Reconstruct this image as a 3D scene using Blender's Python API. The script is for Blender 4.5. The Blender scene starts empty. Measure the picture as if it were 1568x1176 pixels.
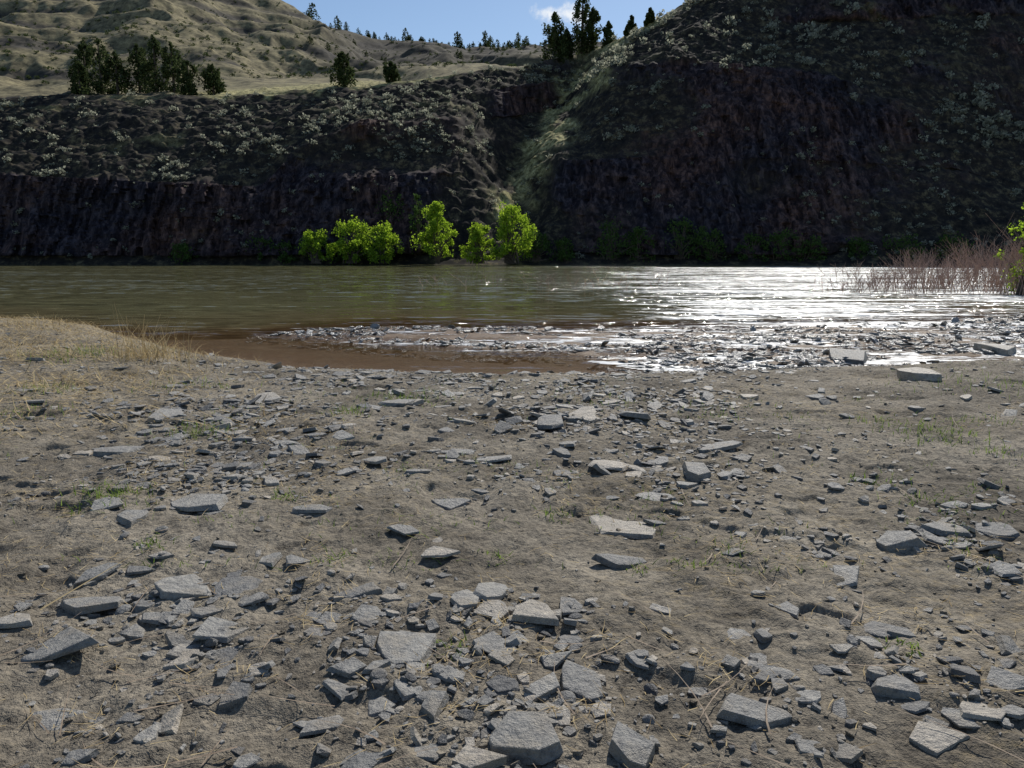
import bpy, bmesh, math, numpy as np
from mathutils import Vector, Matrix
R=np.random.RandomState(7)
F=1141.0; CX=784.0; CY=588.0; PITCH=math.radians(10.6); CZ=1.6
SP,CP=math.sin(PITCH),math.cos(PITCH); WZ=-0.45
SUN_AZ=math.radians(22); SUN_EL=math.radians(41)
# ---------- helpers ----------
def sY(px,py):
    u=(px-CX)/F; k=(CY-py)/F; dy=k*SP+CP; dz=k*CP-SP
    return u/dy, dz/dy
def on_plane(px,py,z=0.0):
    s,t=sY(px,py); Y=(z-CZ)/t; return s*Y,Y
def proj(x,y,z):
    d=y*CP-(z-CZ)*SP; v=y*SP+(z-CZ)*CP
    return CX+F*x/d, CY-F*v/d
def hsh(i,j,seed):
    n=(i.astype(np.int64)*374761393+j.astype(np.int64)*668265263+seed*974634777)&0x7fffffff
    n=((n^(n>>13))*1274126177)&0x7fffffff
    n=(n^(n>>16))
    return (n&0xffff)/65535.0
def vn(x,y,seed=0):
    xi=np.floor(x);yi=np.floor(y);fx=x-xi;fy=y-yi
    fx=fx*fx*(3-2*fx);fy=fy*fy*(3-2*fy)
    a=hsh(xi,yi,seed);b=hsh(xi+1,yi,seed);c=hsh(xi,yi+1,seed);d=hsh(xi+1,yi+1,seed)
    return (a*(1-fx)+b*fx)*(1-fy)+(c*(1-fx)+d*fx)*fy
def fbm(x,y,o=4,seed=0):
    r=0;a=.5;t=0
    for i in range(o):
        r=r+a*(vn(x*2**i+i*17.3,y*2**i+i*9.1,seed+i)-.5)*2;t+=a;a*=.5
    return r/t
def ss(e0,e1,x):
    t=np.clip((x-e0)/(e1-e0),0,1);return t*t*(3-2*t)
def mesh_np(name,V,Fc,mats,smooth=False,matidx=None,attrs=None,link=True):
    me=bpy.data.meshes.new(name);V=np.asarray(V,dtype=np.float32);Fc=np.asarray(Fc,dtype=np.int32)
    k=Fc.shape[1];m=len(Fc)
    me.vertices.add(len(V));me.vertices.foreach_set('co',V.ravel())
    me.loops.add(m*k);me.loops.foreach_set('vertex_index',Fc.ravel())
    me.polygons.add(m);me.polygons.foreach_set('loop_start',np.arange(0,m*k,k,dtype=np.int32))
    me.polygons.foreach_set('loop_total',np.full(m,k,dtype=np.int32))
    for mt in mats: me.materials.append(mt)
    if matidx is not None: me.polygons.foreach_set('material_index',np.asarray(matidx,dtype=np.int32))
    me.update(calc_edges=True)
    me.polygons.foreach_set('use_smooth',np.full(m,smooth))
    if attrs:
        for n,a in attrs.items():
            at=me.attributes.new(n,'FLOAT','POINT');at.data.foreach_set('value',np.asarray(a,dtype=np.float32).ravel())
    ob=bpy.data.objects.new(name,me)
    if link: bpy.context.scene.collection.objects.link(ob)
    return ob
def grid_faces(nr,nc):
    i=np.arange(nr-1)[:,None]*nc+np.arange(nc-1)[None,:]
    i=i.ravel();return np.stack([i,i+1,i+nc+1,i+nc],1)
# ---------- node helpers ----------
class NT:
    def __init__(s,name):
        s.m=bpy.data.materials.new(name);s.m.use_nodes=True;s.t=s.m.node_tree
        s.b=s.t.nodes['Principled BSDF'];s.o=s.t.nodes['Material Output']
    def n(s,ty,**k):
        nd=s.t.nodes.new(ty)
        for a,v in k.items(): setattr(nd,a,v)
        return nd
    def l(s,a,b): s.t.links.new(a,b)
    def coord(s,scale=(1,1,1)):
        g=s.n('ShaderNodeNewGeometry');mp=s.n('ShaderNodeMapping');mp.inputs['Scale'].default_value=scale
        s.l(g.outputs['Position'],mp.inputs['Vector']);return mp.outputs['Vector']
    def noise(s,scale,vec,detail=4,rough=.6,out='Fac'):
        nd=s.n('ShaderNodeTexNoise');nd.inputs['Scale'].default_value=scale;nd.inputs['Detail'].default_value=detail
        nd.inputs['Roughness'].default_value=rough;s.l(vec,nd.inputs['Vector']);return nd.outputs[out]
    def ramp(s,fac,stops):
        r=s.n('ShaderNodeValToRGB');cr=r.color_ramp
        while len(cr.elements)<len(stops): cr.elements.new(.5)
        for e,(p,c) in zip(cr.elements,stops):
            e.position=p;e.color=(c if len(c)==4 else (*c,1))
        s.l(fac,r.inputs['Fac']);return r.outputs['Color']
    def mix(s,fac,a,b,mode='MIX'):
        nd=s.n('ShaderNodeMix',data_type='RGBA',blend_type=mode)
        for v,i in ((fac,0),(a,6),(b,7)):
            if isinstance(v,(int,float)): nd.inputs[i].default_value=v
            elif isinstance(v,tuple): nd.inputs[i].default_value=(*v,1)
            else: s.l(v,nd.inputs[i])
        return nd.outputs[2]
    def math(s,op,a,b=0.0):
        nd=s.n('ShaderNodeMath',operation=op)
        for v,i in ((a,0),(b,1)):
            if isinstance(v,(int,float)): nd.inputs[i].default_value=v
            else: s.l(v,nd.inputs[i])
        return nd.outputs[0]
    def vmath(s,op,a,b):
        nd=s.n('ShaderNodeVectorMath',operation=op)
        for v,i in ((a,0),(b,1)):
            if v is None: continue
            if isinstance(v,tuple): nd.inputs[i].default_value=v
            else: s.l(v,nd.inputs[i])
        return nd.outputs[0]
    def maprange(s,v,a,b,c,d):
        r=s.n('ShaderNodeMapRange');s.l(v,r.inputs[0])
        for i,q in enumerate((a,b,c,d)): r.inputs[i+1].default_value=q
        return r.outputs[0]
    def attr(s,n):
        a=s.n('ShaderNodeAttribute');a.attribute_name=n;return a.outputs['Fac']
    def bump(s,h,dist,strength=1.0,prev=None):
        b=s.n('ShaderNodeBump');b.inputs['Distance'].default_value=dist;b.inputs['Strength'].default_value=strength
        s.l(h,b.inputs['Height'])
        if prev is not None: s.l(prev,b.inputs['Normal'])
        return b.outputs['Normal']
# materials
def mat_leaf(name,c1,c2,trans=.4,tc=None):
    m=NT(name);g=m.n('ShaderNodeNewGeometry')
    col=m.ramp(g.outputs['Random Per Island'],[(0,c1),(1,c2)])
    d=m.n('ShaderNodeBsdfDiffuse');t=m.n('ShaderNodeBsdfTranslucent');mx=m.n('ShaderNodeMixShader')
    m.l(col,d.inputs[0])
    if tc:
        c3=m.mix(1.0,col,tc,'MULTIPLY');m.l(c3,t.inputs[0])
    else: m.l(col,t.inputs[0])
    mx.inputs[0].default_value=trans
    m.l(d.outputs[0],mx.inputs[1]);m.l(t.outputs[0],mx.inputs[2]);m.l(mx.outputs[0],m.o.inputs['Surface']);return m.m
def mat_simple(name,c1,c2,sc=8,rough=.8):
    m=NT(name);v=m.coord();m.l(m.ramp(m.noise(sc,v,2),[(.3,c1),(.7,c2)]),m.b.inputs['Base Color']);m.b.inputs['Roughness'].default_value=rough;return m.m
def mat_soil(name='sandy_soil'):
    m=NT(name);v=m.coord()
    a=m.ramp(m.noise(.8,v,5,.68),[(.36,(.118,.102,.079)),(.5,(.203,.178,.139)),(.64,(.295,.262,.208))])
    b=m.ramp(m.noise(30,v,4,.8),[(.32,(.33,.33,.34)),(.52,(1,1,1)),(.7,(1.4,1.36,1.28))])
    c=m.mix(1.0,a,b,'MULTIPLY')
    st=m.ramp(m.noise(11,m.coord((1,2.2,1)),4,.7),[(.5,(0,0,0)),(.66,(1,1,1))])
    dry=m.attr('dry');c=m.mix(m.math('MULTIPLY',m.math('MULTIPLY',dry,st),.9),c,(.42,.32,.16))
    wet=m.attr('wet');c=m.mix(wet,c,m.ramp(m.noise(6,v,3),[(.3,(.075,.045,.02)),(.7,(.17,.10,.045))]))
    m.l(c,m.b.inputs['Base Color'])
    m.l(m.maprange(wet,0,1,.9,.5),m.b.inputs['Roughness']);m.b.inputs['Specular IOR Level'].default_value=.2
    m.l(m.bump(m.noise(12,v,5,.8),.045,1.0),m.b.inputs['Normal']);return m.m
def mat_rock(name,rough=.58,dark=1.0,spec=.5):
    m=NT(name);v=m.coord();g=m.n('ShaderNodeNewGeometry')
    a=m.ramp(g.outputs['Random Per Island'],[(0,(.10*dark,.099*dark,.098*dark)),(.35,(.19*dark,.186*dark,.176*dark)),(.8,(.30*dark,.29*dark,.265*dark)),(1,(.42*dark,.37*dark,.30*dark))])
    b=m.ramp(m.noise(24,v,5,.8),[(.33,(.5,.5,.51)),(.5,(1,1,1)),(.68,(1.35,1.32,1.25))])
    c=m.mix(1.0,a,b,'MULTIPLY')
    dm=m.ramp(m.noise(6,v,4,.65),[(.5,(0,0,0)),(.62,(1,1,1))])
    c=m.mix(m.math('MULTIPLY',dm,.55),c,(.25*dark,.215*dark,.165*dark))
    m.l(c,m.b.inputs['Base Color']);m.b.inputs['Roughness'].default_value=rough;m.b.inputs['Specular IOR Level'].default_value=spec
    m.l(m.bump(m.noise(26,v,5,.75),.035,.9),m.b.inputs['Normal']);return m.m
def mat_hill():
    m=NT('hillside');v=m.coord();vc=m.coord((1,1,.18))
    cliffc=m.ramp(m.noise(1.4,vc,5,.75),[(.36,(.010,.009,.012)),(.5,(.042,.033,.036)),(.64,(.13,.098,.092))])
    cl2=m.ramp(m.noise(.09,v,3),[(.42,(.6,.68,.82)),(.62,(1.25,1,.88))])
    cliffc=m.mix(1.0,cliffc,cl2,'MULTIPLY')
    soil=m.ramp(m.noise(.9,v,6,.8),[(.36,(.011,.011,.012)),(.52,(.032,.028,.023)),(.66,(.15,.125,.07))])
    gr=m.ramp(m.noise(1.5,v,5,.8),[(.38,(.08,.075,.03)),(.5,(.32,.29,.13)),(.64,(.6,.54,.27))])
    fr=m.ramp(m.noise(.35,v,5,.8),[(.36,(.06,.055,.035)),(.5,(.18,.155,.09)),(.66,(.32,.275,.155))])
    fr=m.mix(m.attr('band_shade'),fr,m.ramp(m.noise(.6,v,4,.7),[(.4,(.025,.025,.024)),(.65,(.085,.075,.06))]))  # dark rock ledges, plus shade painted onto the far middle slope
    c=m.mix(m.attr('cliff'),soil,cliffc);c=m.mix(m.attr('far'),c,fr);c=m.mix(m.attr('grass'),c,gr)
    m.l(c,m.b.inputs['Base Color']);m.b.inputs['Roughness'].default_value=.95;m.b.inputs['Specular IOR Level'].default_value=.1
    return m.m
def mat_water():
    m=NT('river_water');d=m.attr('depth');rip=m.attr('rip');fo=m.attr('foam_glint')
    c=m.ramp(d,[(0,(.15,.075,.028)),(.25,(.12,.085,.04)),(1,(.115,.11,.055))])
    f1=m.noise(1.0,m.coord((1.6,6.0,1)),4,.8);f2=m.noise(.2,m.coord((.45,3.0,1)),5,.75)
    ff=m.maprange(m.math('ADD',m.math('ADD',m.math('MULTIPLY',f1,1.2),m.math('MULTIPLY',f2,1.3)),m.math('MULTIPLY',fo,.3)),1.50,1.58,0,1)
    ff=m.math('MULTIPLY',ff,m.math('MINIMUM',m.math('MULTIPLY',fo,3.0),.9))
    c=m.mix(ff,c,(.78,.8,.8))  # white for whitewater, and for sun glints painted into the colour
    m.l(c,m.b.inputs['Base Color']);m.b.inputs['IOR'].default_value=1.33
    n1=m.vmath('SUBTRACT',m.noise(1.0,m.coord((.95,2.7,1)),3,.68,'Color'),(.5,.5,.5))
    n2=m.vmath('SUBTRACT',m.noise(.2,m.coord((.7,4.0,1)),4,.7,'Color'),(.5,.5,.5))
    st=m.maprange(m.noise(.15,m.coord((.4,4.2,1)),5,.8),.42,.58,.15,1.35)
    amp=m.math('MULTIPLY',rip,st)
    cmb=m.n('ShaderNodeCombineXYZ');m.l(amp,cmb.inputs[0]);m.l(amp,cmb.inputs[1])
    a=m.vmath('MULTIPLY',m.vmath('MULTIPLY',n1,(2.4,3.0,0)),cmb.outputs[0])
    b=m.vmath('MULTIPLY',m.vmath('MULTIPLY',n2,(.6,1.4,0)),cmb.outputs[0])
    nrm=m.vmath('NORMALIZE',m.vmath('ADD',m.vmath('ADD',a,b),(0,-.02,1.0)),None)
    m.l(nrm,m.b.inputs['Normal'])
    m.l(m.maprange(ff,0,1,.06,.5),m.b.inputs['Roughness'])
    m.l(m.math('MAXIMUM',m.maprange(d,0,.4,.3,1),ff),m.b.inputs['Alpha']);return m.m
M_soil=mat_soil();M_rock=mat_rock('basalt_stone');M_wet=mat_rock('wet_stone',.26,1.05,.8);M_hill=mat_hill();M_water=mat_water()
M_sage=mat_leaf('sagebrush_leaves',(.13,.145,.11),(.46,.465,.36),.5)
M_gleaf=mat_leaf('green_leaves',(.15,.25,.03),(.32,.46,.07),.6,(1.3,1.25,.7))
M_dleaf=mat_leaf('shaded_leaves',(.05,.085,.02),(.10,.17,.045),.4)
M_jun=mat_leaf('juniper_leaves',(.03,.045,.018),(.09,.115,.045),.35)
M_bark=mat_simple('bark',(.05,.035,.025),(.13,.10,.075),12)
M_straw=mat_leaf('dry_straw',(.26,.19,.1),(.66,.53,.3),.25)
M_grass=mat_leaf('green_grass',(.10,.17,.03),(.27,.36,.08),.45)
M_twig=mat_simple('red_twigs',(.25,.15,.12),(.48,.33,.25),5)
M_stick=mat_simple('driftwood',(.12,.085,.055),(.3,.23,.16),20)
# ---------- ground ----------
def curve(pts,z=WZ):
    a=[on_plane(px,py,z) for px,py in pts];a=np.array(a);s=a[:,0]/a[:,1];return s,a[:,1]
cb=curve([(-1200,480),(-700,482),(-200,488),(60,495),(130,502),(200,520),(300,543),(450,560),(600,568),(750,573),(920,574),(1100,572),(1300,564),(1568,556),(2300,548)])
cs=curve([(370,512),(420,503),(600,494),(800,499),(900,501),(1100,496),(1250,492),(1400,486),(1568,478),(2300,465)])
cp=curve([(370,512),(450,520),(560,530),(700,540),(850,545),(930,562),(1000,572),(1100,572),(1300,564),(1568,556),(2300,548)])
TRK=((1.15,2.6,-.62,1),(2.2,3,-.12,1),(3.6,5,.25,0),(-3.0,5,-.25,0))
def trackdist(x,y):
    r=1e9+0*x
    for x0,y0,sl,tr in TRK[:2]: r=np.minimum(r,np.abs((x-(x0+sl*(y-y0)))/math.hypot(1,sl)))
    return r
def zground(x,y,disp=True):
    s=x/np.maximum(y,4.0)
    w=fbm(x*.5,y*.5,3,5)
    yb=np.interp(s,*cb)+w*.5;ys=np.interp(s,*cs)+w*1.2;yp=np.interp(s,*cp)+fbm(x*.8,y*.8,3,15)*.4
    d=yb-y
    land=WZ+.45*(1-np.exp(-np.maximum(d,0)/2.3))
    pool=WZ-.16*(1-np.exp(np.minimum(d,0)/1.2))
    z=np.where(d>0,land,pool)
    sh=ss(0,.8,y-yp)*ss(0,1.6,ys-y)
    z=np.where(d<=0,z*(1-sh)+sh*(WZ-.008+.05*fbm(x*1.5,y*2.5,3,9)),z)
    m_=np.maximum(ys,yb)
    deep=ss(0,20,y-m_)*1.6+ss(0,2.5,y-m_)*.45
    z=z-deep*(d<0)
    if disp:
        a=ss(-.2,1.5,d)
        td=trackdist(x,y);q=1-.5*np.exp(-(td/.2)**4)*ss(6,3.5,y)
        z=z+a*(.035*fbm(x*.8,y*.8,3,21)+q*(.035*fbm(x*3.2,y*3.2,4,31)+.022*fbm(x*12,y*12,3,41)))
        sc=fbm(x*2.2,y*3.0,2,57);z=z-a*.03*ss(.35,.5,sc)*q
        for x0,y0,sl,tr in TRK:
            u=(x-(x0+sl*(y-y0)))/math.hypot(1,sl);r=np.abs(u);g=(y+sl*(x-x0))/math.hypot(1,sl)
            fa=.25+.75*ss(6.5,3.5,y)
            z=z-a*fa*.012*ss(.21,.14,r)+a*fa*.010*np.exp(-((r-.23)/.05)**2)
            lug=ss(-.5,.5,np.sin(2*math.pi*(g+r*.55)/.13))
            z=z+a*tr*.011*lug*ss(.18,.12,r)*ss(.01,.03,r)*ss(6.5,4,y)*ss(-.3,.15,fbm(x*1.5,y*1.5,2,63))
    return z
nc=860
Yl=np.concatenate([np.linspace(-2,1.45,40,endpoint=False),np.linspace(1.45,4,300,endpoint=False),4*(7/4)**np.linspace(0,1,210,endpoint=False),7*(13/7)**np.linspace(0,1,200,endpoint=False),13*(24/13)**np.linspace(0,1,150,endpoint=False),24*(94/24)**np.linspace(0,1,50)])
nr=len(Yl);S=np.linspace(-1.15,1.15,nc)[None,:]
Yg=Yl[:,None];Xg=S*(Yg+3.0);Yg2=Yg+0*S
Zg=zground(Xg,Yg2)
sg=Xg/np.maximum(Yg2,4);dsh=np.interp(sg,*cb)-Yg2
wet=ss(.35,-.1,dsh-.3*fbm(Xg,Yg2,3,3));wet=np.maximum(wet,ss(WZ+.06,WZ+.01,Zg))
dry=ss(-.36,-.6,sg)*ss(5,8,Yg2)*ss(.2,1,dsh)+.4*ss(.0,.5,fbm(Xg*.6,Yg2*.6,4,77))
dry=np.clip(dry*(1-wet),0,1)
mesh_np('ground',np.stack([Xg,Yg2,Zg],-1).reshape(-1,3),grid_faces(nr,nc),[M_soil],True,attrs={'wet':wet,'dry':dry})
# ---------- water ----------
nw=500;Sw=np.linspace(-1.6,1.6,nw)[None,:];tw=np.linspace(0,1,nw)[:,None];Yw=8+tw**1.7*82+0*Sw;Xw=Sw*(Yw+3)
dep=np.clip((WZ-zground(Xw,Yw,False))/1.0,0,1)
sw=Xw/Yw;ysw=np.interp(sw,*cs)+fbm(Xw*.3,Yw*.5,3,53)
side=.5+1.1*ss(-.22,.2,sw+.14*fbm(Xw*.05,Yw*.2,3,52))
calm=1-.65*ss(19,21,Yw)*ss(36,27,Yw+4*fbm(Xw*.08,Yw*.2,3,54))*ss(.30,.12,sw)
rip=np.where(Yw>ysw-.3,side*calm,np.where(Yw>np.interp(sw,*cp)-.2,1.3,.12))
foam_glint=np.where(Yw>ysw-.3,ss(-.1,.2,sw+.1*fbm(Xw*.05,Yw*.2,3,52))*(.3+.7*ss(.05,.3,sw))*calm*ss(76,66,Yw),np.where(Yw>np.interp(sw,*cp)+.2,.6+.35*ss(0,.3,sw),0))  # mask for whitewater and painted sun glints, stronger to the right
mesh_np('river_water',np.stack([Xw,Yw,0*Xw+WZ],-1).reshape(-1,3),grid_faces(nw,nw),[M_water],True,attrs={'depth':dep,'rip':rip,'foam_glint':foam_glint})
# ---------- hills ----------
rows=[]
def row(pts,z=None):
    o=[]
    for p in pts:
        s,t=sY(p[0],p[1]);Y=p[2];o.append((s,Y,CZ+Y*t if z is None else z))
    return np.array(o)
rows.append(row([(-1500,420,76),(2800,420,76)],-1.6))
rows.append(row([(-1500,405,78),(600,405,78.5),(800,405,78.5),(1300,405,77),(2800,405,74)],WZ-.1))
rows.append(row([(-1500,392,79.5),(400,392,79.5),(650,388,81),(850,388,81),(1000,392,80),(1300,390,80),(1568,380,80),(2800,380,80)]))
rows.append(row([(-1500,330,82),(0,332,82),(400,335,82.5),(500,280,85.5),(650,265,87.5),(730,265,91),(795,278,98),(858,245,89),(1000,240,88),(1300,250,89),(1568,270,91),(2800,270,95)]))
rows.append(row([(-1500,260,84),(0,268,84.5),(200,278,84.5),(400,288,85),(460,225,89),(560,185,92.5),(700,178,97),(780,180,106),(862,168,116),(895,140,109),(930,102,101),(1100,95,97),(1250,112,97),(1350,145,97),(1568,185,99),(2800,190,105)]))
rows.append(row([(-1500,190,93),(0,200,93),(400,205,93),(560,155,99),(700,143,103),(800,132,110),(885,125,121),(950,85,106),(1000,62,105),(1100,40,106),(1300,30,109),(1568,25,112),(2800,0,120)]))
rows.append(row([(-1500,150,101),(0,151,101),(100,147,102),(350,146,103),(450,140,104),(570,130,106),(700,114,108),(830,97,118),(900,80,128),(955,57,116),(1000,32,112),(1060,0,115),(1200,-95,121),(1400,-150,127),(1568,-190,132),(2800,-260,145)]))
Fr=rows[-1]
G=row([(-1500,160,130),(0,152,130),(200,145,130),(350,140,130),(450,133,130),(570,124,132),(700,120,135),(2800,130,140)]);G2=np.stack([Fr[:,0],Fr[:,1]+20,np.where(Fr[:,0]<-.07,np.interp(Fr[:,0],G[:,0],G[:,2]*(1)),Fr[:,2]-.8)],1)
G2[:,2]=np.where(Fr[:,0]<-.07,CZ+(G2[:,2]-CZ)*(Fr[:,1]+20)/np.interp(Fr[:,0],G[:,0],G[:,1]),G2[:,2])
rows.append(G2)
rows.append(row([(-1500,150,170),(0,150,170),(300,150,165),(600,135,185),(800,120,210),(1000,120,230),(2800,120,230)]))
rows.append(row([(-1500,40,240),(0,60,240),(120,75,235),(200,55,245),(330,75,250),(420,98,240),(540,116,235),(640,108,270),(800,95,300),(1000,90,300),(2800,90,300)]))
rows.append(row([(-1500,-150,360),(0,-70,360),(250,-45,360),(430,4,370),(480,33,390),(530,48,400),(600,61,410),(700,75,420),(800,77,420),(900,88,420),(2800,90,420)]))
Ir=rows[-1];rows.append(np.stack([Ir[:,0],Ir[:,1]+60,Ir[:,2]-40],1))
cnt=[6,14,110,130,100,100,20,20,110,110,4]
NC=1150;Sc=np.linspace(-1.25,1.25,NC)
RY=[];RZ=[]
ker=np.exp(-np.linspace(-2,2,21)**2);ker/=ker.sum()
for r in rows:
    o=np.argsort(r[:,0]);r=r[o]
    y=np.interp(Sc,r[:,0],r[:,1]);z=np.interp(Sc,r[:,0],r[:,2])
    y=np.convolve(np.pad(y,10,'edge'),ker,'valid');z=np.convolve(np.pad(z,10,'edge'),ker,'valid')
    RY.append(y);RZ.append(z)
Yh=[];Zh=[];VR=[]
for i,c in enumerate(cnt):
    for k in range(c):
        t=k/c;Yh.append(RY[i]*(1-t)+RY[i+1]*t);Zh.append(RZ[i]*(1-t)+RZ[i+1]*t);VR.append(i+t)
Yh.append(RY[-1]);Zh.append(RZ[-1]);VR.append(len(cnt))
Yh=np.array(Yh);Zh=np.array(Zh);VR=np.array(VR)[:,None]+0*Yh;Xh=Sc[None,:]*Yh
gz,gy=np.gradient(Zh,axis=0),np.gradient(Yh,axis=0)
slope=gz/np.maximum(gy,1e-3)
near=ss(7.5,6.2,VR)
up=ss(1.0,2.2,VR)
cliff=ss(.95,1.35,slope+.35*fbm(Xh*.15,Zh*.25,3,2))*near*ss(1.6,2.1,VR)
ppx,ppy=proj(Xh,Yh,Zh)
gp=[(925,88),(905,112),(870,150),(852,205),(822,245),(790,292),(768,325)]
gd=np.full(Xh.shape,1e9)
for a,b in zip(gp[:-1],gp[1:]):
    ax,ay=a;bx,by=b;L=(bx-ax)**2+(by-ay)**2
    t=np.clip(((ppx-ax)*(bx-ax)+(ppy-ay)*(by-ay))/L,0,1)
    gd=np.minimum(gd,np.hypot(ppx-ax-t*(bx-ax),ppy-ay-t*(by-ay)))
wob=fbm(Xh*.35,Zh*.5,4,8)
gul=np.exp(-((gd+34*wob)/20)**2)*near*ss(60,38,gd)
gpat=gul*ss(-.35,.15,fbm(Xh*.7,Zh*.9,4,28))
grass=np.clip(gpat*1.25+.8*ss(5.88,6.05,VR+.3*wob)*ss(7.6,7,VR)*ss(-.48,-.36,Xh/Yh)*ss(.0,-.1,Xh/Yh)+ss(5.5,5.95,VR+.3*wob)*near*np.exp(-((ppx-960)/70)**2)+.35*ss(.35,.6,fbm(Xh*.12,Yh*.3,4,12))*ss(4,4.5,VR)*near,0,1)
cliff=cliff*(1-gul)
far=ss(6.05,6.6,VR)
big=fbm(Xh*.09,Zh*.07,4,51)
col=np.abs(fbm(Xh*.7+.3*Zh*.1,Zh*.12,4,61))
wx=Xh+.5*fbm(Zh*.3,Xh*.3,2,19);blk=hsh(np.floor(wx*1.1),np.floor(Zh*.35+hsh(np.floor(wx*1.1),0*wx,4)*3),7)+.5*hsh(np.floor(wx*2.3),np.floor(Zh*.9+hsh(np.floor(wx*2.3),0*wx,5)*3),8)
Yd=Yh-up*near*(cliff*(2.6*big+1.4*col+.95*blk+.3*fbm(Xh*1.8,Zh*1.8,3,66)))
terr=np.abs(((Zh+1.5*fbm(Xh*.08,Yh*.08,3,5))/1.3)%1.0-.5)*.6
edge=1-.6*np.exp(-((VR-6)/.25)**2)
Zd=Zh+edge*up*near*(1-cliff)*(.85*fbm(Xh*.2,Yh*.2,5,71)+terr*ss(.2,.6,fbm(Xh*.05,Yh*.05,2,6)+.5)+.5*fbm(Xh*1.1,Yh*1.1,3,73))+gul*.4
rg=1-2*np.abs(fbm(Xh*.02+Zh*.012,Yh*.012,4,88))
Zd+=far*(8*rg-4+5*fbm(Xh*.025,Yh*.025,6,81)+1.3*fbm(Xh*.15,Yh*.15,4,83))*ss(7.0,8.3,VR)*(1-.5*ss(9.6,10,VR))
bz=(Zd+9*fbm(Xh*.012,Yh*.012,3,15))/11
Zd+=far*(np.abs(bz%1-.5))*3.6*ss(7.6,8.4,VR)
band_shade=ss(.3,.1,np.abs(bz%1-.5))*ss(-.15,.2,fbm(Xh*.03,Yh*.03,4,29))*.95
band_shade=np.clip(band_shade*ss(7.4,8,VR)+ss(440,560,ppx)*ss(8.2,8.9,VR)*.85,0,1)  # second term paints the far slope's shade and brush as dark colour
Xd=Sc[None,:]*Yd
P=np.stack([Xd,Yd,Zd],-1)
mesh_np('canyon_hills',P.reshape(-1,3),grid_faces(len(Yd),NC),[M_hill],True,attrs={'cliff':cliff,'grass':grass,'far':far,'band_shade':band_shade})
def tpoint(px,vr=None,Y=None):
    v=VR[:,0];i=int(np.argmin(abs(v-vr)));yy=ppx[i];j=int(np.argmin(abs(yy-px)));return P[i,j].copy()
# ---------- instancing of small meshes into one ----------
def batch(protos,idx,Rm,T):
    Vs=[];Fs=[];off=0
    for p,(V,Fc) in enumerate(protos):
        k=np.where(idx==p)[0]
        if len(k)==0: continue
        W=np.einsum('nij,vj->nvi',Rm[k],V)+T[k][:,None,:]
        f=Fc[None]+(np.arange(len(k))*len(V))[:,None,None]+off
        Vs.append(W.reshape(-1,3));Fs.append(f.reshape(-1,Fc.shape[1]));off+=len(k)*len(V)
    return np.concatenate(Vs),np.concatenate(Fs)
def rotz(a):
    c,s=np.cos(a),np.sin(a);M=np.zeros((len(a),3,3));M[:,0,0]=c;M[:,0,1]=-s;M[:,1,0]=s;M[:,1,1]=c;M[:,2,2]=1;return M
def rotx(a):
    c,s=np.cos(a),np.sin(a);M=np.zeros((len(a),3,3));M[:,0,0]=1;M[:,1,1]=c;M[:,1,2]=-s;M[:,2,1]=s;M[:,2,2]=c;return M
def shard(rng,bev=0.0,n=None,thick=.22,jit=1.0):
    n=n or rng.randint(4,8);bm=bmesh.new();a=np.sort((np.arange(n)+rng.uniform(-.38,.38,n)*jit)/n*2*math.pi)
    asp=rng.uniform(.45,.95);r=rng.uniform(.34,.62,n)
    tl=rng.uniform(-.16,.16,2)
    for k in range(n):
        x=r[k]*math.cos(a[k]);y=r[k]*math.sin(a[k])*asp
        q=rng.uniform(.82,1.0);h=thick/2*rng.uniform(.6,1.1)
        bm.verts.new((x*q,y*q,h+tl[0]*x*.5+tl[1]*y*.5));q=rng.uniform(.88,1.1);bm.verts.new((x*q,y*q,-thick/2*rng.uniform(.7,1.1)))
    for _ in range(1):
        th=rng.uniform(0,6.28);bm.verts.new((.25*math.cos(th),.2*math.sin(th)*asp,thick/2*rng.uniform(1.0,1.3)))
    bmesh.ops.convex_hull(bm,input=bm.verts)
    for v in [v for v in bm.verts if not v.link_faces]: bm.verts.remove(v)
    bmesh.ops.dissolve_limit(bm,angle_limit=math.radians(7),verts=bm.verts,edges=bm.edges)
    if bev>0:
        bmesh.ops.bevel(bm,geom=list(bm.edges),offset=bev,segments=1,affect='EDGES',clamp_overlap=True)
    bmesh.ops.triangulate(bm,faces=bm.faces)
    bmesh.ops.recalc_face_normals(bm,faces=bm.faces)
    V=np.array([v.co[:] for v in bm.verts]);bm.verts.index_update();Fc=np.array([[v.index for v in f.verts] for f in bm.faces]);bm.free();return V,Fc
def pebble(rng):
    bm=bmesh.new();bmesh.ops.create_icosphere(bm,subdivisions=2,radius=.5)
    V=np.array([v.co[:] for v in bm.verts]);Fc=np.array([[v.index for v in f.verts] for f in bm.faces]);bm.free()
    ax=rng.normal(size=(5,3))
    for a in ax:
        a=a/np.linalg.norm(a);dd=V@a;V=V-np.outer(np.maximum(dd-rng.uniform(.25,.4),0)*.8,a)
    V=V*np.array([1,rng.uniform(.6,.9),rng.uniform(.35,.6)]);return V,Fc
pr_big=[shard(R,.008,thick=R.uniform(.06,.19)) for _ in range(30)]
pr_flat=[shard(R,.008,thick=R.uniform(.05,.12)) for _ in range(12)]
pr_small=[shard(R,0,n=R.randint(4,6),thick=R.uniform(.08,.28)) for _ in range(16)]+[pebble(R) for _ in range(4)]
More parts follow.
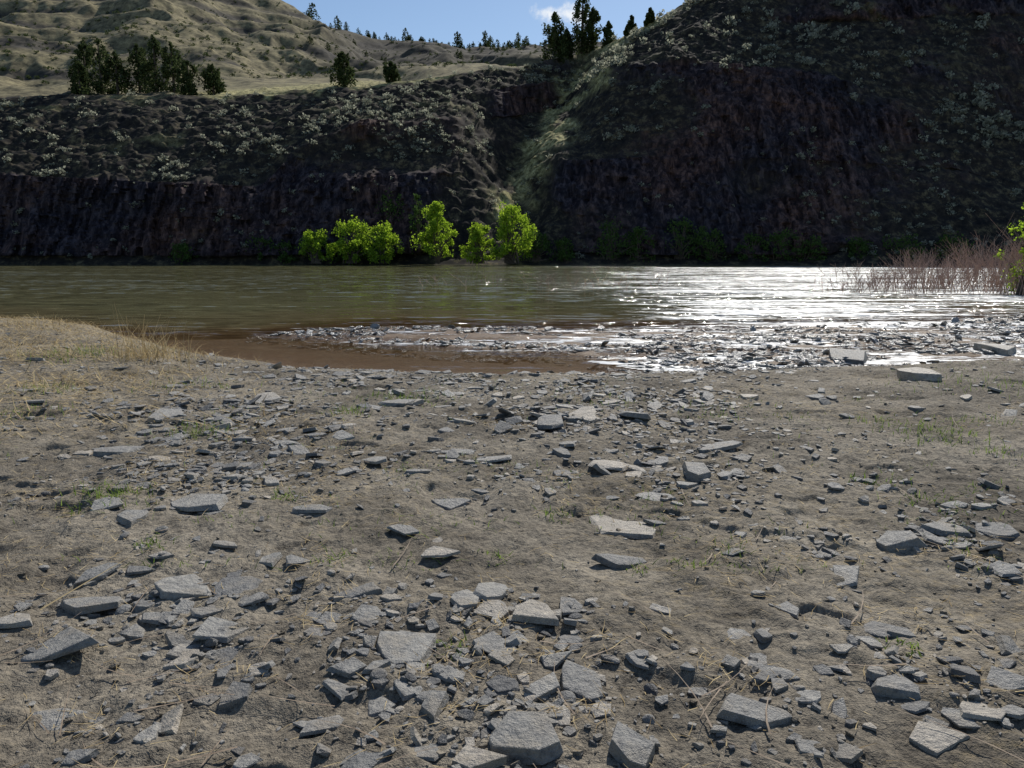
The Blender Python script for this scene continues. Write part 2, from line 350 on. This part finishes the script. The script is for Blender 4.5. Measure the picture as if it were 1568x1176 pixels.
def scatter_stones(name,x,y,size,protos,mat,tilt=.14,sink=.03):
    n=len(x);idx=R.randint(0,len(protos),n)
    rz=rotz(R.uniform(0,6.28,n));tl=np.clip(np.where(R.rand(n)<.2,R.normal(0,.42,n),R.normal(0,tilt,n)),-.8,.8);rz2=rotz(R.uniform(0,6.28,n))
    M=rz2@rotx(tl)@rz*size[:,None,None]
    z=zground(x,y)+size*sink+np.abs(tl)*size*.12
    V,Fc=batch(protos,idx,M,np.stack([x,y,z],1));return mesh_np(name,V,Fc,[mat])
blobs=[(560,600,200,25,1.2),(800,600,200,30,1.5),(900,660,180,45,1.3),(280,650,130,50,1.6),(250,720,160,35,1.3),(430,720,120,40,.9),(700,750,150,30,.6),(1430,810,120,40,1.9),(1520,880,60,40,.9),
(600,920,130,40,1.1),(780,940,110,40,.9),(640,1020,130,50,.9),(800,1110,180,50,.6),(300,900,120,60,.9),(330,990,100,50,.8),(1380,1050,160,70,.8),(1180,1020,70,40,.7),(80,980,110,60,.6),(1000,610,150,25,1),(560,1040,90,50,.8),(900,560,300,12,.6),(500,1120,300,60,.4),(1280,760,200,40,.6),(950,1000,120,80,.3),(1050,720,250,40,.5)]
def density(px,py):
    d=.15+0*px
    for bx,by,sx,sy,w in blobs: d=d+w*np.exp(-((px-bx)/sx)**2-((py-by)/sy)**2)
    return d
def sample(n,y0=1.7,y1=14,f=density,pw=1.5,cl=.5):
    xs=[];ys=[];c=0
    while c<n:
        m=n*4;Y=y0+(y1-y0)*R.rand(m)**pw;s=R.uniform(-.95,.95,m);X=s*(Y+.8)
        z=zground(X,Y,False);px,py=proj(X,Y,z)
        sc=X/np.maximum(Y,4);ok=(Y<np.interp(sc,*cb)-.05)&(R.rand(m)*1.6<f(px,py)*(cl+1.0*ss(-.3,.4,fbm(X*1.3,Y*1.3,3,99)))*(1-(1-ss(.14,.3,trackdist(X,Y)))*.8*ss(6,4,Y)))
        xs.append(X[ok]);ys.append(Y[ok]);c+=ok.sum()
    return np.concatenate(xs)[:n],np.concatenate(ys)[:n]
x,y=sample(3400,pw=1.08,cl=.2);sz=np.clip(.045*(1-R.rand(len(x)))**-.52,.042,.19)*(.76+.52*ss(3,8,y));scatter_stones('basalt_shards',x,y,sz,pr_big,M_rock)
x,y=sample(10000,pw=1.2,cl=.3);sz=np.clip(.016*(1-R.rand(len(x)))**-.55,.012,.08);scatter_stones('gravel',x,y,sz,pr_small,M_rock,.3,.06)
x,y=sample(7000,pw=1.3,f=lambda a,b:.6+0*a);sz=np.clip(.01*(1-R.rand(len(x)))**-.5,.01,.045);scatter_stones('soil_clods',x,y,sz,pr_small[-10:],M_soil,.3,.05)
def shoal(n,lo,hi,name,mat):
    m=n*8;s=R.uniform(-.36,1.0,m);Y=R.uniform(11.3,25,m);X=s*Y;yb=np.interp(s,*cb);yp=np.interp(s,*cp);ys=np.interp(s,*cs)
    e=fbm(X*.5,Y*1.2,3,44)
    ok=(Y>yp-.3)&(Y<ys+1.8*e)&(Y>yb-.7)&(e>-.3+.25*R.rand(m));X=X[ok][:n];Y=Y[ok][:n]
    sz=np.clip(lo*(1-R.rand(len(X)))**-.45,lo,hi);scatter_stones(name,X,Y,sz,pr_flat+pr_big[:8],mat,.24,.14)
shoal(11000,.06,.26,'river_cobbles',M_wet)
# hero rocks
heroes=[(90,985,125,60),(275,898,90,42),(355,898,70,45),(140,925,85,30,.2),(90,1098,85,35),(340,965,75,30),(285,1005,40,35),(620,992,95,60,.18),(715,915,45,42),(755,903,50,38),(757,936,50,25,.25),(822,937,70,32,.2),(755,990,70,45),(893,1042,62,65,.2),(835,1050,45,45),(665,1072,45,60,.25),(630,1050,60,32),(580,1080,50,32),(800,1132,110,70,.28),(965,1135,62,95,.35),(730,1162,80,36,.2),(850,1012,50,20),(870,978,40,18),(870,925,35,28),(955,800,100,45,.05),(955,860,90,22),(930,712,65,20),(845,645,45,23),(895,636,50,20),(970,636,45,20),(575,705,45,13),(185,690,60,18),(250,637,50,16),(305,768,85,24),(205,792,35,26,.2),(325,783,40,16),(1368,832,65,25,.3),(1450,808,70,23),(1530,812,60,28),(1260,848,45,16),(1300,880,60,26),(1340,962,65,26),(1375,1052,70,36,.25),(1160,1010,55,23),(1190,1032,70,20),(1285,1018,45,20),(1155,1092,110,24),(1435,1125,90,46),(1545,1048,80,38,.2),(1500,1085,70,36),(1295,551,55,14,.22),(1405,577,50,16,.25),(1520,538,50,14,.22),(1210,932,35,26),(560,942,50,33,.2),(500,945,60,18),(560,905,80,18),(1060,722,40,20,.3),(535,720,30,16),(700,692,55,10),(760,703,60,12),(1100,685,80,8),(610,618,60,12),(150,878,60,20),(560,1165,70,36),(375,1165,40,28),(655,1150,50,28),(920,1085,35,20),(1010,930,35,16),(500,1110,70,28),(395,1025,30,20),(1470,1100,50,28),(1075,1060,35,14),(20,950,60,26),(1540,870,45,20),(455,860,40,16),(670,845,60,16),(1120,845,30,10),(690,770,60,14),(410,610,40,9),(160,770,50,20),(540,1020,60,26),(510,1050,50,26),(690,1030,40,22),(1130,970,40,18),(1170,975,26,26,.35),(240,945,50,22),(320,935,50,18),(390,915,50,22),(980,1005,35,30),(1400,1080,50,24),(1240,1140,50,24),(200,1100,40,16),(320,1070,40,18),(480,1110,50,22),(1000,760,60,10),(480,780,60,10),(620,810,50,14),(1290,990,36,14),(1480,960,30,14)]
HR=np.random.RandomState(31)
for i,h_ in enumerate(heroes):
    px,py,w,h=h_[:4];zz=-.02
    x,y=on_plane(px,py+h*.15,zz)
    for _ in range(4):
        zz=float(zground(np.array([x]),np.array([y]))[0]);x,y=on_plane(px,py+h*.15,zz)
    D=y*CP+1.6*SP;W=w*D/F*1.05;dp=math.atan2(1.6,y);L=h*D/F/max(math.sin(dp),.15)*.9;L=min(L,W*1.5);L=max(L,W*.5)
    th=h_[4] if len(h_)>4 else HR.uniform(.07,.15)
    V,Fc=shard(HR,.008,n=HR.randint(4,8),thick=th,jit=1.1)
    V=V/np.array([np.ptp(V[:,0]),np.ptp(V[:,1]),1]);V=V*np.array([W,L,(W+L)/2])
    a=HR.normal(0,.1);b=HR.normal(0,.1)
    ob=mesh_np('basalt_rock',V,Fc,[M_rock]);ob.location=(x,y,zz+th*(W+L)/2*.3+.08*(abs(a)*L+abs(b)*W));ob.rotation_euler=(a,b,HR.uniform(-.4,.4))
# ---------- litter ----------
def blades(name,X,Y,Z,L,W,el,mat,bend=.2,seg=2,az=None):
    n=len(X);az=R.uniform(0,6.28,n) if az is None else az
    d=np.stack([np.cos(az)*np.cos(el),np.sin(az)*np.cos(el),np.sin(el)],1)
    side=np.stack([-np.sin(az),np.cos(az),0*az],1)
    bd=R.normal(0,bend,n)
    V=[]
    for k in range(seg+1):
        t=k/seg;c=np.stack([X,Y,Z],1)+d*(L*t)[:,None]+side*(bd*L*t*t)[:,None]
        c[:,2]-=np.where(el>.3,abs(bd)*L*t*t*.8,0)
        w=(W*(1-.75*t))[:,None]*side;V+= [c-w/2,c+w/2]
    V=np.stack(V,1);nv=V.shape[1];f=[]
    for k in range(seg): f.append([2*k,2*k+1,2*k+3,2*k+2])
    f=np.array(f)[None]+(np.arange(n)*nv)[:,None,None]
    return mesh_np(name,V.reshape(-1,3),f.reshape(-1,4),[mat])
x,y=sample(9000,f=lambda a,b:.12+1.0*ss(0,.4,fbm(a*.008,b*.02,3,3)),pw=1.05)
blades('dry_straw_litter',x,y,zground(x,y)+.014,R.uniform(.03,.10,len(x)),R.uniform(.002,.004,len(x))*(.8+y*.14),R.uniform(-.02,.2,len(x)),M_straw,.25)
x,y=sample(500,f=lambda a,b:.5+0*a,pw=1.0);blades('twig_litter',x,y,zground(x,y)+.02,R.uniform(.1,.38,len(x)),R.uniform(.004,.009,len(x)),R.uniform(-.01,.1,len(x)),M_stick,.2,4)
x,y=on_plane(62,940,0);blades('straw_stalk',np.array([x]),np.array([y]),np.array([.02]),np.array([.42]),np.array([.014]),np.array([.25]),M_straw,.02,3,az=np.array([.95]))
n=14000;s=-.95+R.rand(n)*.62;Y=R.uniform(6.0,19,n);X=s*Y;d=np.interp(s,*cb)-Y
ok=(d>.1)&(R.rand(n)<ss(-.36,-.58,s)*ss(6,10,Y)*.95*ss(-.35,.2,fbm(X*.8,Y*.8,3,36))+.08);X=X[ok];Y=Y[ok];n=len(X)
blades('dry_bank_grass',X,Y,zground(X,Y)+.01,R.uniform(.08,.34,n),R.uniform(.007,.015,n),R.uniform(.0,.8,n),M_straw,.5,3)
def tuft(name,px,py,n,rad,h,mat,w=.005):
    x,y=on_plane(px,py,-.05);X=x+R.normal(0,rad,n);Y=y+R.normal(0,rad,n)
    return blades(name,X,Y,zground(X,Y),R.uniform(.5,1,n)*h,np.full(n,w),R.uniform(.5,1.5,n),mat,.4,3)
tuft('reed_grass',225,552,140,.22,.85,M_straw,.01);tuft('reed_grass',262,545,60,.3,.8,M_straw,.009);tuft('reed_grass',285,570,60,.3,.45,M_straw)
tuft('reed_grass',50,500,110,.5,.35,M_straw,.012);tuft('reed_grass',130,545,60,.4,.3,M_straw,.01)
for px,py,nn,r_,h_ in [(75,603,110,.2,.1),(620,605,220,.25,.09),(300,668,130,.15,.09),(1440,672,160,.2,.09),(1350,647,80,.15,.07),(1100,622,60,.3,.07),(530,632,80,.12,.09),(1425,772,70,.1,.06),(160,775,150,.12,.08),(130,545,220,.35,.16),(300,590,90,.3,.1),(1550,590,130,.5,.15),(1490,650,60,.2,.07),(40,640,60,.2,.08),(1380,1010,30,.04,.04),(690,1010,36,.05,.04),(850,790,30,.06,.05),(1200,640,50,.3,.06),(950,615,40,.2,.06),(1530,700,50,.1,.06),(440,770,50,.06,.05),(1050,880,30,.05,.04),(230,850,36,.05,.05),(760,860,30,.05,.04),(980,880,24,.04,.05),(520,870,24,.05,.05),(1330,740,40,.08,.06),(1090,640,50,.12,.06)]:
    tuft('grass_tuft',px,py,nn,r_,h_*1.25,M_grass,.007)
x,y=sample(3000,y0=3.5,f=lambda a,b:.03+.8*ss(.15,.45,fbm(a*.008,b*.025,3,13)));blades('sparse_green_grass',x,y,zground(x,y),R.uniform(.02,.07,len(x)),R.uniform(.003,.007,len(x)),R.uniform(.4,1.4,len(x)),M_grass,.3)
# ---------- foliage ----------
def leaves(C,Rd,n,size,rng,shell=.5):
    k=rng.randint(0,len(C),n);d=rng.normal(size=(n,3));d/=np.linalg.norm(d,axis=1)[:,None]
    r=rng.rand(n)**shell;c=C[k]+d*Rd[k]*r[:,None]
    A=rng.normal(size=(n,3));A/=np.linalg.norm(A,axis=1)[:,None];B=np.cross(A,rng.normal(size=(n,3)));B/=np.linalg.norm(B,axis=1)[:,None]
    sz=size*rng.uniform(.6,1.4,n)[:,None]
    V=np.stack([c-B*sz*.3,c+A*sz*.5,c+B*sz*.3,c-A*sz*.5],1).reshape(-1,3)
    return V,np.arange(n*4).reshape(-1,4)
def tube(pts,r0,r1,sides=5):
    pts=np.array(pts,float);n=len(pts);V=[]
    for i,p in enumerate(pts):
        t=pts[min(i+1,n-1)]-pts[max(i-1,0)];t/=np.linalg.norm(t)+1e-9
        a=np.cross(t,[.3,.9,.1]);a/=np.linalg.norm(a)+1e-9;b=np.cross(t,a);r=r0+(r1-r0)*i/(n-1)
        for k in range(sides):
            th=2*math.pi*k/sides;V.append(p+r*(math.cos(th)*a+math.sin(th)*b))
    Fc=[]
    for i in range(n-1):
        for k in range(sides): Fc.append([i*sides+k,i*sides+(k+1)%sides,(i+1)*sides+(k+1)%sides,(i+1)*sides+k])
    return np.array(V),np.array(Fc)
def join(parts):
    Vs=[];Fs=[];mi=[];o=0
    for V,Fc,m in parts: Vs.append(V);Fs.append(Fc+o);mi.append(np.full(len(Fc),m));o+=len(V)
    return np.concatenate(Vs),np.concatenate(Fs),np.concatenate(mi)
def broadleaf(name,loc,H,Wd,nl,mat,seed,ls=.16,bushy=False):
    rg=np.random.RandomState(seed);k=46;parts=[]
    C=[];Rd=[]
    for i in range(k):
        t=rg.uniform(.08 if bushy else .16,1);prof=(math.sin(math.pi*min(1,(t*.75+.2)))**.6 if bushy else math.sin(math.pi*min(1,(t*.85+.1)))**.9)
        a=rg.uniform(0,6.28);r=Wd/2*prof*rg.uniform(.15,.95)
        C.append((r*math.cos(a),r*math.sin(a),H*t*.92));q=Wd*rg.uniform(.07,.17);Rd.append((q,q,q*rg.uniform(.7,1.3)))
    C=np.array(C);Rd=np.array(Rd)
    for c in C[::2]:
        b=np.array([rg.normal(0,.1)*(3 if bushy else 1),0,0]);m1=b*.5+np.array([c[0]*.3,c[1]*.3,c[2]*.55])
        V,Fc=tube([b,m1,c*np.array([.8,.8,.9]),c],.03+.012*H,.012);parts.append((V,Fc,0))
    V,Fc=leaves(C,Rd,nl,ls,rg,.6);parts.append((V,Fc,1))
    V,Fc,mi=join(parts);ob=mesh_np(name,V,Fc,[M_bark,mat],matidx=mi);ob.location=loc;return ob
def juniper(name,loc,H,Wd,nl,seed,ls=.28,link=True,tip=1.0):
    rg=np.random.RandomState(seed);C=[];Rd=[];parts=[]
    V,Fc=tube([(0,0,-.5),(0.05,0,H*.5),(0,0,H*.9)],.035*H,.01*H);parts.append((V,Fc,0))
    for i in range(48):
        t=rg.rand()**1.15;r=Wd/2*(1-t)**(.7*tip)*(.45+.55*ss(-.05,.15,t))*rg.uniform(.1,1.0)**.7;a=rg.uniform(0,6.28)
        c=(r*math.cos(a),r*math.sin(a),H*(.05+.84*t));C.append(c);q=Wd*.17*(1-t*.55)*rg.uniform(.7,1.3);Rd.append((q,q,q*1.6))
    C.append((0,0,H*.93));Rd.append((Wd*.05,Wd*.05,H*.07))
    V,Fc=leaves(np.array(C),np.array(Rd),nl,ls,rg,.6);parts.append((V,Fc,1))
    V,Fc,mi=join(parts)
    if not link: return V,Fc
    ob=mesh_np(name,V,Fc,[M_bark,M_jun],matidx=mi);ob.location=loc;return ob
def shoreloc(px,Y=78.3,z=-.3): return (((px-CX)/F)*(Y*CP+1.9*SP),Y,z)
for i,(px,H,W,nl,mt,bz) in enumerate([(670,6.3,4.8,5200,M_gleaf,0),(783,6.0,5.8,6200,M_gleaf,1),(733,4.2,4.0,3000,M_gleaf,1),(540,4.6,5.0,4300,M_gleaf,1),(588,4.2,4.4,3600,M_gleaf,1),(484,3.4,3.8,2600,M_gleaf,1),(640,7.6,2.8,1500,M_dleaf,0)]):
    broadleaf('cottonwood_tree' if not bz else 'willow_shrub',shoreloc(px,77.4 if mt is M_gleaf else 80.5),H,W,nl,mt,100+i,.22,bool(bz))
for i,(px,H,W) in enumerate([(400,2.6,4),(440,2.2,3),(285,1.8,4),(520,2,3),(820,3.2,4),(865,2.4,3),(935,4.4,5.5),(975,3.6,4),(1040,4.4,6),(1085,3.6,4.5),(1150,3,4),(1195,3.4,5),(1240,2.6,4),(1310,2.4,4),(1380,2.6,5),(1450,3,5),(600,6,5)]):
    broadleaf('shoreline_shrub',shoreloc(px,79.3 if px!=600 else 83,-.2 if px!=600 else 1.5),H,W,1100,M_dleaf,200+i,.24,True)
# sagebrush scatter
sp=[leaves(np.array([[0,0,.3],[.25,.1,.25],[-.25,.05,.3],[0,-.2,.25]])+R.normal(0,.06,(4,3)),np.array([[.35,.35,.3]]*4),40,.26,R,.4) for _ in range(6)]
rr=np.where((VR[:,0]>3.2)&(VR[:,0]<6.05))[0];n=10500
i=rr[R.randint(0,len(rr),n)];j=R.randint(0,NC,n)
prob=.12+1.0*ss(-.05,.35,fbm(P[i,j,0]*.22,P[i,j,1]*.3,4,90));prob*=(1-cliff[i,j]*.97)*(1-.4*gul[i,j])
ok=R.rand(n)<prob;i=i[ok];j=j[ok];T=P[i,j]+R.normal(0,.08,(len(i),3))*[1,1,0];n=len(i)
sc=(.3+1.0*R.rand(n)**2.4)*np.where(Sc[j]>.1,1.4+.4*ss(4.5,5.5,VR[i,0]),1.0);V,Fc=batch(sp,R.randint(0,6,n),rotz(R.uniform(0,6.28,n))*sc[:,None,None],T);mesh_np('sagebrush',V,Fc,[M_sage])
rr=np.where((VR[:,0]>1.3)&(VR[:,0]<3.3))[0];n=1700;i=rr[R.randint(0,len(rr),n)];j=R.randint(0,NC,n);ok=R.rand(n)<(.15+.9*(Sc[j]>.35)*ss(-.1,.3,fbm(P[i,j,0]*.15,P[i,j,2]*.2,3,91))+.7*gul[i,j])
i=i[ok];j=j[ok];n=len(i);V,Fc=batch(sp,R.randint(0,6,n),rotz(R.uniform(0,6.28,n))*R.uniform(.4,1.0,n)[:,None,None],P[i,j]);mesh_np('cliff_brush',V,Fc,[M_sage])
rr=np.where((VR[:,0]>7.8)&(VR[:,0]<9.98))[0];n=3500;i=rr[R.randint(0,len(rr),n)];j=R.randint(0,NC*6//10,n)
V,Fc=batch(sp,R.randint(0,6,n),rotz(R.uniform(0,6.28,n))*R.uniform(.5,1.6,n)[:,None,None],P[i,j]);mesh_np('hillside_brush',V,Fc,[M_jun])
for k,(px,H,W,vr) in enumerate([(135,7.2,4.6,6.3),(158,7.8,5,6.5),(182,6.4,4.8,6.4),(215,7,5,6.5),(242,7.8,5.4,6.4),(266,7.2,5.2,6.4),(290,5,4,6.2),(328,4.4,3.8,6.3),(122,4.6,3.6,6.1),(527,4.8,4.2,6.1),(600,3.2,2.6,6.1)]):
    p=tpoint(px,vr);juniper('juniper_tree',(p[0],p[1],p[2]-.3),H,W,2100,300+k,.36,tip=.5)
for k,(px,H,W,vr) in enumerate([(890,9.6,5.6,6.0),(848,7.2,5.4,6.0),(930,3.6,2.4,6),(965,2.8,2,6),(995,2.4,1.7,6),(868,4.6,3.4,6.0),(907,6.8,4.4,6.0)]):
    p=tpoint(px,vr);juniper('juniper_tree',(p[0],p[1],p[2]-.4),H,W,2800,330+k,.38,tip=.65)
jp=[juniper('x',None,1,.8,380,400+k,.1,link=False,tip=.6) for k in range(5)]
lst=[(478,9,1),(516,7,1),(530,5,1),(548,4,1),(620,7,1),(645,4,1),(700,9.5,1),(703,8,1),(742,9,1),(752,7,1),(792,8.5,1),(806,7,1)]
for _ in range(60): lst.append((R.uniform(560,840),R.uniform(1.6,4.5),1))
for _ in range(50): lst.append((R.uniform(440,840),R.uniform(2,5),0))
T=[];sc=[]
for px,H,c in lst:
    p=tpoint(px,10.0 if c else R.uniform(9.1,9.95));T.append(p-np.array([0,0,.4]));sc.append(H)
n=len(T);V,Fc=batch(jp,R.randint(0,5,n),rotz(R.uniform(0,6.28,n))*np.array(sc)[:,None,None],np.array(T));mesh_np('distant_trees',V,Fc,[M_jun])
def stems(name,X,Y,H,mat,r=.012,z0=WZ-.1,lean=.25,nb=2):
    n=len(X);Vs=[];Fs=[];o=0
    for k in range(n):
        a,b=R.normal(0,lean,2);h=H[k];p=[(X[k],Y[k],z0),(X[k]+a*h*.4,Y[k]+b*h*.4,z0+h*.5),(X[k]+a*h,Y[k]+b*h,z0+h)]
        V,Fc=tube(p,r,r*.35,3);Vs.append(V);Fs.append(Fc+o);o+=len(V)
        for q in range(nb):
            t=R.uniform(.3,.8);c=np.array(p[0])*(1-t)+np.array(p[2])*t;e=c+np.array([R.normal(0,.2)*h,R.normal(0,.2)*h,.3*h]);V,Fc=tube([c,(c+e)/2+[0,0,.02],e],r*.6,r*.3,3);Vs.append(V);Fs.append(Fc+o);o+=len(V)
    return mesh_np(name,np.concatenate(Vs),np.concatenate(Fs),[mat])
n=620;px=1270+330*R.rand(n)**.7;px=px+14*R.normal(size=n);cl=np.sin(px*.06)+.6*np.sin(px*.17+1);Y=R.uniform(31,40,n);stems('bare_willow_thicket',(px-CX)/F*Y,Y,R.uniform(.35,1.5,n)*(.8+.9*np.clip(px-1270,0,400)/300)*(1+.22*cl),M_twig,.012,lean=.34,nb=5)
n=90;px=R.uniform(640,1020,n);Y=R.uniform(36,44,n);stems('flooded_twigs',(px-CX)/F*Y,Y,R.uniform(.3,.8,n),M_twig,.008,lean=.8)
X0=(1568-CX)/F*31
broadleaf('willow_bush',(X0+.1,31,WZ-.1),4.3,2.8,1900,M_gleaf,555,.11,True)
n=90;stems('willow_bush_stems',X0+R.normal(0,.5,n),31+R.normal(0,.5,n),R.uniform(1,2.6,n),M_twig,.014)
# ---------- sky ----------
w=bpy.data.worlds.new("World");bpy.context.scene.world=w;w.use_nodes=True;t=w.node_tree;bg=t.nodes['Background']
sky=t.nodes.new('ShaderNodeTexSky');sky.sky_type='NISHITA';sky.sun_disc=False;sky.sun_elevation=SUN_EL;sky.sun_rotation=SUN_AZ;sky.air_density=1.0;sky.dust_density=.25;sky.ozone_density=3.0
s_,t_=sY(868,22);cd=np.array([s_,1,t_]);cd/=np.linalg.norm(cd)
tc=t.nodes.new('ShaderNodeTexCoord');sub=t.nodes.new('ShaderNodeVectorMath');sub.operation='SUBTRACT';sub.inputs[1].default_value=tuple(cd)
mul=t.nodes.new('ShaderNodeVectorMath');mul.operation='MULTIPLY';mul.inputs[1].default_value=(1/.052,2,1/.014)
ln=t.nodes.new('ShaderNodeVectorMath');ln.operation='LENGTH'
nz=t.nodes.new('ShaderNodeTexNoise');nz.inputs['Scale'].default_value=38;nz.inputs['Detail'].default_value=7;nz.inputs['Roughness'].default_value=.6
t.links.new(tc.outputs['Generated'],sub.inputs[0]);t.links.new(sub.outputs[0],mul.inputs[0]);t.links.new(mul.outputs[0],ln.inputs[0]);t.links.new(tc.outputs['Generated'],nz.inputs['Vector'])
m1=t.nodes.new('ShaderNodeMath');m1.operation='MULTIPLY_ADD';m1.inputs[1].default_value=2.6;t.links.new(nz.outputs['Fac'],m1.inputs[0])
m0=t.nodes.new('ShaderNodeMath');m0.operation='MULTIPLY';m0.inputs[1].default_value=-1;t.links.new(ln.outputs['Value'],m0.inputs[0]);t.links.new(m0.outputs[0],m1.inputs[2])
mr=t.nodes.new('ShaderNodeMapRange');mr.interpolation_type='SMOOTHSTEP';mr.inputs[1].default_value=.45;mr.inputs[2].default_value=1.3;t.links.new(m1.outputs[0],mr.inputs[0])
mx=t.nodes.new('ShaderNodeMix');mx.data_type='RGBA';mx.inputs[7].default_value=(9,9.3,9.7,1);t.links.new(mr.outputs[0],mx.inputs[0]);t.links.new(sky.outputs[0],mx.inputs[6]);t.links.new(mx.outputs[2],bg.inputs[0]);bg.inputs[1].default_value=.1
sv=Vector((math.sin(SUN_AZ)*math.cos(SUN_EL),math.cos(SUN_AZ)*math.cos(SUN_EL),math.sin(SUN_EL)))
L=bpy.data.lights.new('sun','SUN');L.energy=5.0;L.angle=math.radians(.5);L.color=(1,.95,.87);lo=bpy.data.objects.new('sun',L);lo.rotation_euler=sv.to_track_quat('Z','Y').to_euler();bpy.context.scene.collection.objects.link(lo)
c=bpy.data.cameras.new('camera');c.sensor_width=36;c.lens=F/1568*36;c.clip_end=3000;c.clip_start=.05
co=bpy.data.objects.new('camera',c);co.location=(0,0,CZ);co.rotation_euler=(math.pi/2-PITCH,0,0);bpy.context.scene.collection.objects.link(co);bpy.context.scene.camera=co
vs=bpy.context.scene.view_settings;vs.view_transform='Standard';vs.look='None';vs.exposure=0;vs.gamma=1
